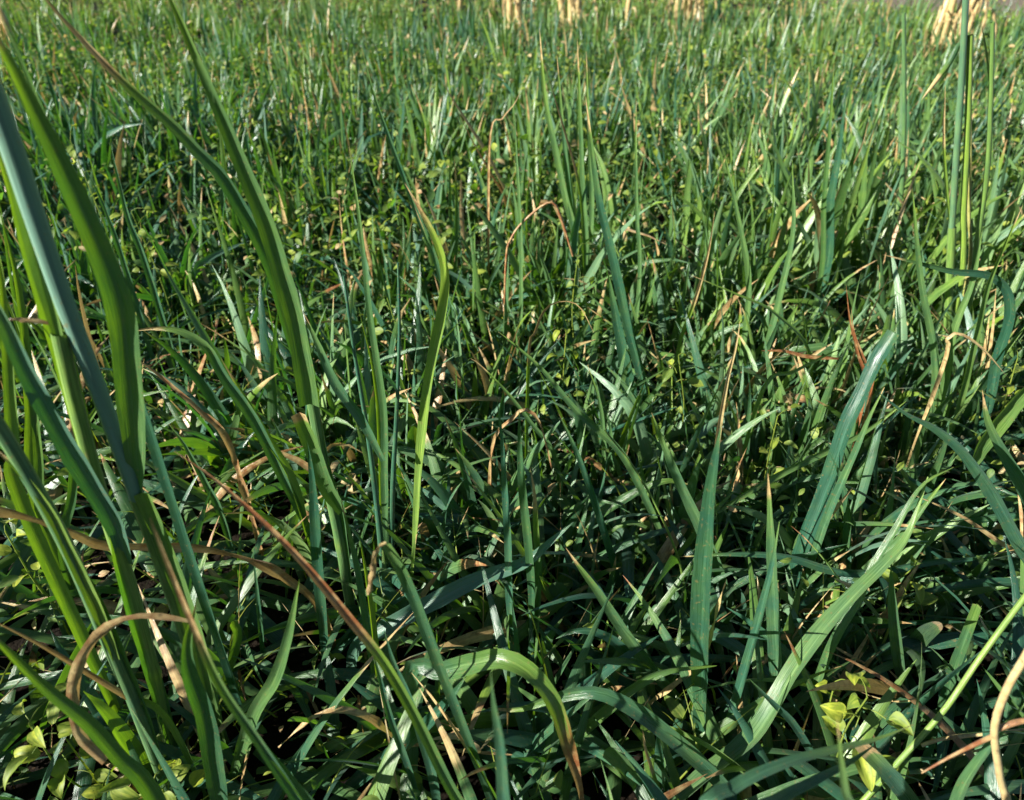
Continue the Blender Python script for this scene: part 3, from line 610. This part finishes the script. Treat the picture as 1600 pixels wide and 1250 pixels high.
plant('grass_plant', 'broad sunlit blade cut by the right edge with an orange patch', 'grass blade',
    [('leaf', [(1515, 730), (1535, 690), (1565, 650), (1600, 610), (1650, 560)], 38, 860, .0, dict(yel=.5, rnd=.1, root=False))])
plant('grass_plant', 'spear-tipped blade in front of the broad sunlit one at the right edge', 'grass blade',
    [('leaf', [(1640, 850), (1605, 770), (1570, 710), (1545, 660), (1535, 610)], 24, 960, .0, dict(yel=.1, rnd=.2))])
plant('grass_plant', 'hooked grey blade drooping near the right edge, upper right half', 'grass blade',
    [('leaf', [(1545, 640), (1560, 560), (1578, 500), (1574, 455), (1545, 430), (1490, 424), (1440, 412), (1380, 398)], 17, 730, -.01, dict(yel=.0, rnd=.7, wmax=.3))])
plant('grass_plant', 'sharp blade rising right from the lower right, below the arched one', 'grass blade',
    [('leaf', [(1345, 900), (1400, 850), (1445, 790), (1478, 748)], 15, 960, .0, dict(yel=.3, rnd=.1))])
plant('grass_plant', 'dark flat blade stretching level to the right of the upright striped blade', 'grass blade',
    [('leaf', [(1520, 872), (1450, 878), (1380, 892), (1310, 893), (1230, 870), (1150, 865), (1060, 870)], 16, 970, .0, dict(root=False, yel=.05, rnd=.5))])
plant('grass_plant', 'dull blade lying level in the dark gap at the lower right edge', 'grass blade',
    [('leaf', [(1640, 915), (1560, 910), (1480, 918), (1400, 935)], 14, 1000, .0, dict(root=False, yel=.05, rnd=.9))])
plant('grass_plant', 'cut-off blade with a bleached blunt end in the lower right', 'grass blade',
    [('leaf', [(1470, 1120), (1490, 1050), (1508, 1000), (1528, 945)], 17, 1150, .0, dict(yel=.2, rnd=.7, blunt=True, tip=.93, rust=0))])
plant('grass_stalk', 'thin lime-green stalk slanting up to the right edge', 'grass stalk',
    [('stem', [(1325, 1280), (1400, 1195), (1475, 1110), (1530, 1030), (1600, 935), (1660, 860)], 8, 1330, .08, dict(taper=.9, yel=.8, rnd=0))])
plant('grass_plant', 'blurred pale blade curving along the bottom right to a brownish tip', 'grass blade',
    [('leaf', [(1090, 1290), (1140, 1235), (1220, 1195), (1300, 1172), (1370, 1155), (1428, 1132)], 24, 1560, .05, dict(yel=.1, rnd=.0, tip=.9, rust=.3))])
plant('grass_plant', 'blurred pale blade just under the brown-tipped one at the bottom right', 'grass blade',
    [('leaf', [(1150, 1310), (1210, 1255), (1270, 1222), (1330, 1190), (1372, 1160)], 25, 1540, .05, dict(yel=.15, rnd=.0, wmax=.5))])
plant('grass_plant', 'blurred thin upright blade crossing the two pale ones at the bottom right', 'grass blade',
    [('leaf', [(1335, 1330), (1322, 1240), (1314, 1180), (1308, 1125)], 20, 1620, .0, dict(yel=.2, rnd=.2))])
plant('grass_plant', 'broad blade running down to the right in the bottom right corner', 'grass blade',
    [('leaf', [(1450, 1290), (1410, 1230), (1375, 1190), (1345, 1160)], 30, 1330, .0, dict(yel=.0, rnd=.2, blunt=True, base_w=.9))])
plant('grass_plant', 'pale blade peeping over the edge in the bottom right corner beside the dry stalk', 'grass blade',
    [('leaf', [(1480, 1290), (1510, 1220), (1560, 1150), (1610, 1090)], 20, 1400, .0, dict(yel=.2, rnd=.2))])
plant('dry_stalk', 'tan dry stalk rising in a fork at the bottom right edge', 'dry stalk', [
    ('stem', [(1570, 1290), (1562, 1210), (1554, 1140), (1572, 1080), (1600, 1030), (1640, 960)], 10, 1420, .0, dict(dry=1, rust=.1, nodes=(.45,), taper=.8)),
    ('stem', [(1556, 1148), (1520, 1165), (1480, 1185), (1440, 1208)], 7, 1416, -.01, dict(root=False, dry=1, rust=.7, taper=.3)),
    ('stem', [(1556, 1140), (1590, 1128), (1640, 1120)], 8, 1416, -.0, dict(root=False, dry=1, rust=.5)),
])
plant('dry_stalk', 'thin pale straw lying level beside the forked dry stalk', 'dry stalk',
    [('stem', [(1440, 1165), (1470, 1155), (1530, 1148), (1600, 1140)], 5, 1230, .0, dict(root=False, dry=1, rust=.1))])
plant('grass_plant', 'short teal blade below the yellow leafy weed, lower right', 'grass blade',
    [('leaf', [(1270, 1180), (1240, 1130), (1210, 1100), (1170, 1060)], 14, 1210, 0, dict(yel=0, rnd=.8))])
plant('grass_plant', 'small detached-looking blade between the lime stalk and the dry stalk', 'grass blade',
    [('leaf', [(1452, 1210), (1450, 1185), (1460, 1160), (1466, 1150)], 16, 1225, 0, dict(yel=.0, rnd=0))])
plant('grass_shoot', 'upright blade cluster with green stub right of the rust-ended blade at the bottom', 'grass shoot', [
    ('leaf', [(1020, 1270), (1000, 1225), (975, 1195), (945, 1172)], 28, 1300, 0, dict(yel=.35, rnd=.6, blunt=True)),
    ('leaf', [(1040, 1270), (1020, 1210), (1008, 1170), (1004, 1140)], 9, 1290, 0, dict(yel=.6, tip=.4, rust=0)),
])
plant('dry_straw', 'long tan straw pointing left out of the right edge in the right middle', 'dry leaf',
    [('leaf', [(1640, 900), (1560, 845), (1500, 805), (1425, 772)], 9, 960, 0, dict(dry=1, rust=.3))])
plant('dry_straw', 'dark rusty pair of spikes standing in the upper right middle', 'dry leaf', [
    ('dead_leaf', [(1350, 620), (1340, 550), (1328, 500), (1322, 445)], 8, 800, 0, dict(dry=1, rust=1, rnd=.9)),
    ('dead_leaf', [(1362, 610), (1350, 560), (1335, 520), (1330, 480)], 7, 802, 0, dict(dry=1, rust=.9)),
])
plant('dry_straw', 'brown bent leaf lying level below and left of the rusty spikes', 'dry leaf',
    [('leaf', [(1310, 560), (1260, 556), (1225, 548), (1190, 548)], 9, 740, 0, dict(dry=1, rust=.9, root=False))])
plant('dry_straw', 'pale dead leaf bent over near the hooked grey blade', 'dry leaf',
    [('leaf', [(1475, 570), (1480, 530), (1500, 522), (1535, 545), (1575, 590)], 9, 800, 0, dict(dry=1, rust=.15))])
# upper middle and right, standing taller than the sward
CT = 'tall pointed blades standing in the upper middle of the field'
for lab, pts, wpx, g_, o in [
    ('tallest of the upper middle blades, broad with a pale hair tip', [(900, 380), (885, 310), (868, 230), (852, 150), (843, 45)], 15, 520, dict(yel=.35, rnd=.1)),
    ('narrow blade just right of the tallest one in the upper middle', [(900, 400), (892, 320), (880, 200), (870, 85)], 11, 520, dict(yel=.2)),
    ('green blade with a bent hair tip right of the upper middle pair', [(918, 400), (912, 300), (908, 200), (902, 60)], 12, 520, dict(yel=.3)),
    ('straight blade at the right side of the upper middle group', [(925, 330), (922, 240), (918, 150), (916, 80)], 10, 500, dict(yel=.3)),
    ('long dark blade leaning left below the upper middle group', [(1010, 620), (985, 520), (958, 400), (935, 300), (915, 150)], 20, 680, dict(yel=.05, rnd=.5)),
    ('broad dark blade with a sharp point rising at centre right', [(992, 640), (978, 570), (962, 490), (950, 425)], 24, 690, dict(yel=.05, rnd=.6)),
    ('lone upright blade left of the upper middle group', [(815, 480), (815, 380), (810, 280), (803, 168)], 10, 600, dict(yel=.3)),
    ('straw-tipped blade leaning into the upper middle group', [(912, 420), (905, 300), (880, 200), (852, 105)], 9, 540, dict(yel=.5, tip=.55, rust=.5)),
    ('needle-like blade standing right of the long dark leaning one', [(1000, 430), (996, 340), (994, 240), (994, 155)], 9, 600, dict(yel=.3)),
    ('blade with a long pale point at upper left middle', [(690, 440), (650, 330), (610, 220), (585, 150), (565, 75)], 11, 600, dict(yel=.15, rnd=.3)),
]:
    plant('grass_plant', lab, 'grass blade', [('leaf', pts, wpx, g_, 0, o)], CT)
plant('dry_straw', 'cream straw leaning left, long one of the upper middle straws', 'dry leaf',
    [('leaf', [(800, 330), (765, 250), (735, 200), (710, 160), (685, 118)], 10, 420, 0, dict(yel=.8, tip=.25, rust=.0))])
plant('dry_straw', 'orange straw just below and left of the cream leaning straw', 'dry leaf',
    [('leaf', [(790, 320), (765, 270), (735, 215), (715, 172)], 7, 420, 0, dict(yel=.8, tip=.3, rust=.7))])
plant('dry_straw', 'short dark-tipped straw leaning right, crossing the cream straw', 'dry leaf',
    [('leaf', [(765, 225), (785, 185), (805, 160), (818, 128)], 6, 500, 0, dict(dry=1, rust=.5))])
plant('dry_straw', 'dark wiry stalk bent like a roof at the upper centre', 'dry leaf', [
    ('stem', [(790, 420), (800, 370), (830, 335), (862, 316), (878, 345), (895, 400)], 4, 600, 0, dict(dry=1, rust=.8, rnd=1, taper=.8)),
    ('dead_leaf', [(862, 316), (872, 330), (880, 350), (884, 375)], 9, 598, 0, dict(root=False, dry=1, rust=.4)),
])
RT = 'tall tillers at the upper right'
plant('seeding_grass', 'tallest right-hand tiller with a leaf node and a pale pointed bract hanging left', 'grass stem', [
    ('stem', [(1478, 520), (1484, 430), (1488, 355)], 11, 600, 0, dict(yel=.6, taper=.9)),
    ('stem', [(1487, 358), (1494, 250), (1502, 130), (1508, 20), (1510, -40)], 9, 600, 0, dict(root=False, yel=.25, taper=.8, rnd=-.15)),
    ('stem', [(1500, 450), (1506, 320), (1512, 200), (1516, 55)], 9, 598, 0, dict(yel=.85, taper=.8, rnd=0)),
    ('bract', [(1508, 58), (1498, 72), (1486, 96), (1470, 118), (1440, 156)], 11, 598, -.01, dict(root=False, yel=.2, tip=.5, rust=.0, wmax=.3, rnd=0)),
    ('leaf', [(1484, 352), (1478, 290), (1474, 220), (1477, 133)], 6, 600, 0, dict(root=False, yel=.8, tip=.5, rust=0)),
], RT)
plant('seeding_grass', 'dark slim tiller right of the tallest right-hand one, forked at the tip', 'grass stem', [
    ('stem', [(1515, 470), (1528, 370), (1542, 270), (1548, 160), (1551, 35)], 10, 590, 0, dict(yel=.55, taper=.5)),
    ('leaf', [(1547, 140), (1540, 80), (1534, 40)], 5, 590, 0, dict(root=False, yel=.5, dry=.4)),
], RT)
plant('seeding_grass', 'pale straw-edged tiller between the two tall right-hand ones', 'grass stem', [
    ('stem', [(1513, 430), (1514, 330), (1516, 250), (1516, 180)], 6, 585, 0, dict(dry=.5, yel=1, taper=.6)),
], RT)
plant('seeding_grass', 'slim tiller with a frayed white tip left of the tall right-hand ones', 'grass stem', [
    ('stem', [(1405, 330), (1412, 220), (1413, 130), (1412, 20)], 8, 440, 0, dict(yel=.3, taper=.6)),
    ('bract', [(1412, 60), (1408, 48), (1400, 62)], 5, 440, 0, dict(root=False, dry=1, rust=0)),
], RT)
for lab, pts, wpx, g_, o in [
    ('light green blade pair member rising highest in the right middle', [(1165, 520), (1170, 430), (1150, 320), (1130, 230)], 12, 640, dict(yel=.35)),
    ('bright leaning blade at right of centre with a straight pointed top', [(1195, 560), (1220, 460), (1240, 360), (1238, 250)], 13, 650, dict(yel=.3)),
    ('tall thin pale-tipped blade right of the bright leaning one', [(1285, 420), (1288, 320), (1297, 200), (1303, 100)], 10, 540, dict(yel=.4, tip=.9)),
    ('broad shaded blade beside the tall thin pale-tipped one', [(1295, 400), (1298, 320), (1310, 250), (1322, 150)], 18, 530, dict(yel=.05, rnd=.5)),
    ('orange-tipped blade leaning right in the upper right middle', [(1300, 330), (1320, 280), (1345, 230), (1357, 190)], 7, 500, dict(yel=.6, tip=.4, rust=.6)),
    ('straight blade with needle tip in front of the tall right-hand tillers', [(1455, 640), (1462, 560), (1440, 440), (1425, 290)], 13, 740, dict(yel=.3)),
    ('pale blade leaning right across the lower right middle tillers', [(1495, 640), (1520, 540), (1545, 440), (1598, 320)], 15, 740, dict(yel=.5, rnd=0)),
    ('bright upright blade left of the hooked grey blade', [(1475, 610), (1490, 520), (1520, 440), (1535, 360)], 14, 730, dict(yel=.4, rnd=0)),
    ('straw-edged blade leaning right at right of centre', [(1060, 540), (1085, 470), (1105, 400), (1117, 330)], 9, 660, dict(yel=.7, tip=.5, rust=.3)),
    ('long light blade slanting down right from mid right', [(1265, 560), (1210, 490), (1150, 460), (1080, 430)], 9, 700, dict(yel=.6, tip=.85)),
]:
    plant('grass_plant', lab, 'grass blade', [('leaf', pts, wpx, g_, 0, o)], RT)
# right-centre blade rising from the lower middle
plant('grass_plant', 'broad pointed blade leaning left above the thin bright stalk, right of centre', 'grass blade',
    [('leaf', [(1130, 905), (1095, 820), (1062, 750), (1040, 700), (1018, 645)], 26, 960, .0, dict(yel=.2, rnd=.1))])
plant('grass_plant', 'sharp small blade left of the broad pointed one, by the mid right gap', 'grass blade',
    [('leaf', [(945, 720), (942, 660), (935, 620), (918, 570)], 10, 800, .0, dict(yel=.3, rnd=.3))])
plant('grass_plant', 'teal blade crossing the upper left field with a lighter spine', 'grass blade',
    [('leaf', [(230, 420), (200, 340), (180, 260), (172, 220)], 12, 600, 0, dict(yel=.1, rnd=0))])
plant('grass_plant', 'pale thin blade leaning left behind the blurred left stems', 'grass blade',
    [('leaf', [(190, 400), (165, 330), (145, 285), (132, 262)], 10, 600, 0, dict(yel=.1, rnd=0))])

# ------------------------------------------------------------------ leafy weeds (one thing each)
def weed(label, px, py, gyr, n, L, yel, spread=0.03, h=0.05, name='leafy_weed', rust=.2, dry=0.0, seed=1, curl=.4):
    rs = random.Random(seed); Y = G(gyr); p = P(px, py, Y)
    if p[2] < .01: p = P(px, py, Y * (CAMH - .012) / (CAMH - p[2]))
    base = np.array([p[0] + .01, p[1] + .01, 0.0]); root = link(name, None, None, Vector(base)); tag(root, label, 'weed')
    sm = MB(); lf = MB()
    mid = (base + p) / 2 + np.array([rs.uniform(-.01, .01), rs.uniform(-.01, .01), .004])
    tube(sm, [base, mid, p], wm=.0016, taper=.7, yel=.6, sides=6, seg=10)
    for k in range(n):
        a = k * 2.4 + rs.uniform(-.4, .4); t = .35 + .65 * (k + 1) / n; o = base + (p - base) * t
        d = np.array([math.cos(a), math.sin(a), rs.uniform(-.1, .9)]); ln = rs.uniform(.3, 1) * spread
        e = o + d * ln * .7
        tube(sm, [o, (o + e) / 2 + np.array([0, 0, .002]), e], wm=.0009, taper=.8, yel=.6, sides=5, seg=6)
        leaflet(lf, e, d + np.array([0, 0, rs.uniform(-.8, .2)]), (rs.uniform(-.4, .1), rs.uniform(-.9, .1), 1), L * rs.uniform(.45, 1.2), L * rs.uniform(.5, .75),
                cup=rs.uniform(.1, .9), bend=rs.uniform(-.2, .9), curl=rs.uniform(0, curl * (2 + 2 * yel)), yel=min(1, max(0, yel + rs.uniform(-.25, .25))), dry=dry, rust=rust, rnd=rs.random())
    sm.build('stem', WEED, root, Vector(base)).location = (0, 0, 0)
    lf.build('foliage', WEED, root, Vector(base)).location = (0, 0, 0)
for i, a in enumerate([
    ('bright lime weed with a holed leaf in the lower right', 1355, 1090, 1260, 7, .030, .75, .022),
    ('yellow curled weed leaves left of the lime holed-leaf weed', 1305, 1065, 1180, 6, .018, .95, .012),
    ('yellow-green wilting weed in the bottom left corner', 45, 1130, 1270, 12, .024, .8, .025),
    ('small-leaved weed below the hook of the curled tan leaf', 200, 1130, 1200, 4, .020, .35, .012),
    ('yellow patchy weed at the bottom edge, left', 235, 1215, 1330, 13, .020, .85, .022),
    ('pale rounded weed leaf at the bottom edge beside the yellow patchy one', 165, 1225, 1320, 6, .022, .8, .012),
    ('weed with a curled pod-like leaf left of centre', 600, 815, 900, 3, .018, .5, .010),
    ('yellow wilted weed leaf hanging at the long brown-streaked blade', 425, 840, 900, 4, .013, 1.0, .010),
    ('yellow weed leaves under the shiny shadow-striped blade', 680, 915, 950, 5, .013, 1.0, .014),
    ('round-leaved weed right of the shiny shadow-striped blade', 905, 845, 900, 5, .014, .6, .014),
    ('folded yellow-green weed leaf near the middle', 745, 735, 800, 3, .016, .7, .010),
    ('yellow flower-like weed leaves right of the bowed brown blade', 885, 515, 700, 8, .016, .95, .016),
    ('round-leaved weed above the long diagonal light blades', 1060, 555, 740, 9, .020, .6, .02),
    ('light green round weed leaves in the upper left field', 205, 330, 560, 14, .020, .7, .035),
    ('pale weed leaves beside the upper left round-leaved one', 110, 220, 500, 12, .020, .8, .03),
    ('dull green heart-leaved weed in the dark lower right gap', 1430, 885, 1010, 4, .022, .6, .012),
    ('round-leaved weed behind the teal blade at left of centre', 605, 465, 680, 8, .020, .5, .02),
    ('bright weed sprig beside the bent wiry stalk', 905, 385, 600, 9, .022, .6, .02),
    ('yellow-green bushy weed at the right edge, mid height', 1590, 560, 740, 12, .022, .75, .02),
    ('dark oval-leaved weed at the bottom right of the broad sweeping blade', 1085, 1140, 1180, 4, .024, .15, .014),
    ('small dark weed between the lower left spear blades', 490, 1010, 1060, 5, .012, .5, .014),
    ('pale leafed weed at the left edge above the narrow dead leaf', 45, 895, 1040, 8, .018, .4, .016),
    ('heart-leaved weed right of the round-leaved one in the centre right', 985, 880, 930, 5, .022, .3, .016),
    ('dim broad-leaved weed under the dark level blade', 860, 900, 960, 3, .034, .1, .012),
    ('lime weed tuft in the dark right middle', 1215, 650, 820, 9, .018, .5, .02),
    ('yellow leafed weed at the mid left edge', 8, 830, 1000, 7, .022, 1.0, .014),
]): weed(*a, seed=40 + i)

def wilted(label, px, py, gyr, size, rust):
    p = P(px, py, G(gyr))
    if p[2] < .012: p = P(px, py, G(gyr) * (CAMH - .014) / (CAMH - p[2]))
    base = p.copy(); mb = MB(); rs = random.Random(int(px))
    for k in range(4):
        a = k * 1.5 + rs.uniform(-.3, .3)
        leaflet(mb, p, (math.cos(a), math.sin(a) - .4, rs.uniform(.1, .7)), (rs.uniform(-.5, .5), -.4, 1), size * rs.uniform(.8, 1.2), size * .8, cup=.5, bend=.5, curl=1.2, yel=1, dry=1, rust=rust, rnd=rs.random() * .3)
    tag(mb.build('withered_weed', WEED, None, Vector(base)), label, 'withered leaf')
for a in [('cream withered leaf curl in the right of the lower centre', 1035, 887, 930, .015, .0), ('small brown husk behind the torn-sheath stem', 548, 755, 830, .013, .1),
          ('withered pale tuft left of the arched dead leaf tip', 595, 968, 1010, .011, .15), ('tan crumpled leaf left of the close upright pair', 775, 855, 900, .014, .2),
          ('yellow scrap behind the curled tan hook leaf', 150, 1025, 1080, .015, .1), ('gray-brown crumple at the bottom left edge', 205, 1225, 1255, .016, .35),
          ('pinkish withered scrap in the rusty right middle', 1240, 625, 740, .02, .4)]: wilted(*a)

# ------------------------------------------------------------------ dry maize stubble far back
def stubble(label, px, py, wpx, n, lean, seed, cat='crop stubble'):
    rs = random.Random(seed); py = py + 26; Y = G(py); p = P(px, py, Y); base = np.array([p[0], p[1], 0.0]); sc = Y / cp / FPX * 1.05
    root = link('maize_stubble', None, None, Vector(base)); tag(root, label, cat, 'dry maize stubble at the far side')
    for k in range(n):
        mb = MB(); x = base[0] + (k - (n - 1) / 2) * wpx * sc * 1.15; H = rs.uniform(.32, .5)
        top = np.array([x + lean * .12 + rs.uniform(-.04, .04), base[1] + rs.uniform(-.04, .04), H])
        tube(mb, [np.array([x, base[1], -.01]), np.array([x, base[1], H * .4]), top], wm=wpx * sc, taper=.8, dry=1, rust=.1, yel=.9, nodes=(.25, .6), sides=10)
        mb.build('stalk', STEM, root, Vector(base)).location = (0, 0, 0)
        for j in range(5):
            z = H * rs.uniform(.15, .95); a = rs.uniform(-2.6, -.5); r0 = wpx * sc * .5
            q0 = np.array([x + math.cos(a) * r0, base[1] + math.sin(a) * r0, z])
            d = np.array([math.cos(a), math.sin(a), 0]); l = rs.uniform(.10, .22)
            pth = [q0, q0 + d * l * .25 + np.array([0, 0, .01]), q0 + d * l * .45 - np.array([0, 0, l * .4]), q0 + d * l * .5 - np.array([0, 0, min(z - .01, l * .9)])]
            lb = MB(); ribbon(lb, pth, wm=rs.uniform(.005, .014), dry=1, rust=rs.uniform(-.2, .5), wave=.3, rnd=rs.random(), blunt=True)
            lb.build('husk', GRASS, root, Vector(base)).location = (0, 0, 0)
for a in [('thickest bundle of pale dry stalks at the top right', 1456, 92, 8, 3, .0, 1), ('leaning pair of dry stalks right beside the thickest bundle', 1492, 75, 7, 2, .25, 2),
          ('pale dry stalk at the top, left of the middle group', 803, 42, 8, 2, 0, 3), ('stub with a leaning shaggy stalk in the top middle', 890, 42, 8, 3, -.15, 4),
          ('thin dry stalk at the top right of the middle', 980, 25, 7, 1, .1, 5), ('shaggy brown stub pair at the top, right of middle', 1068, 32, 6, 4, .1, 6),
          ('brown broken stub in the top left corner', 30, 85, 7, 2, .2, 7), ('narrow yellow stub at the top left of the middle', 720, 25, 6, 1, .1, 8)]: stubble(*a)
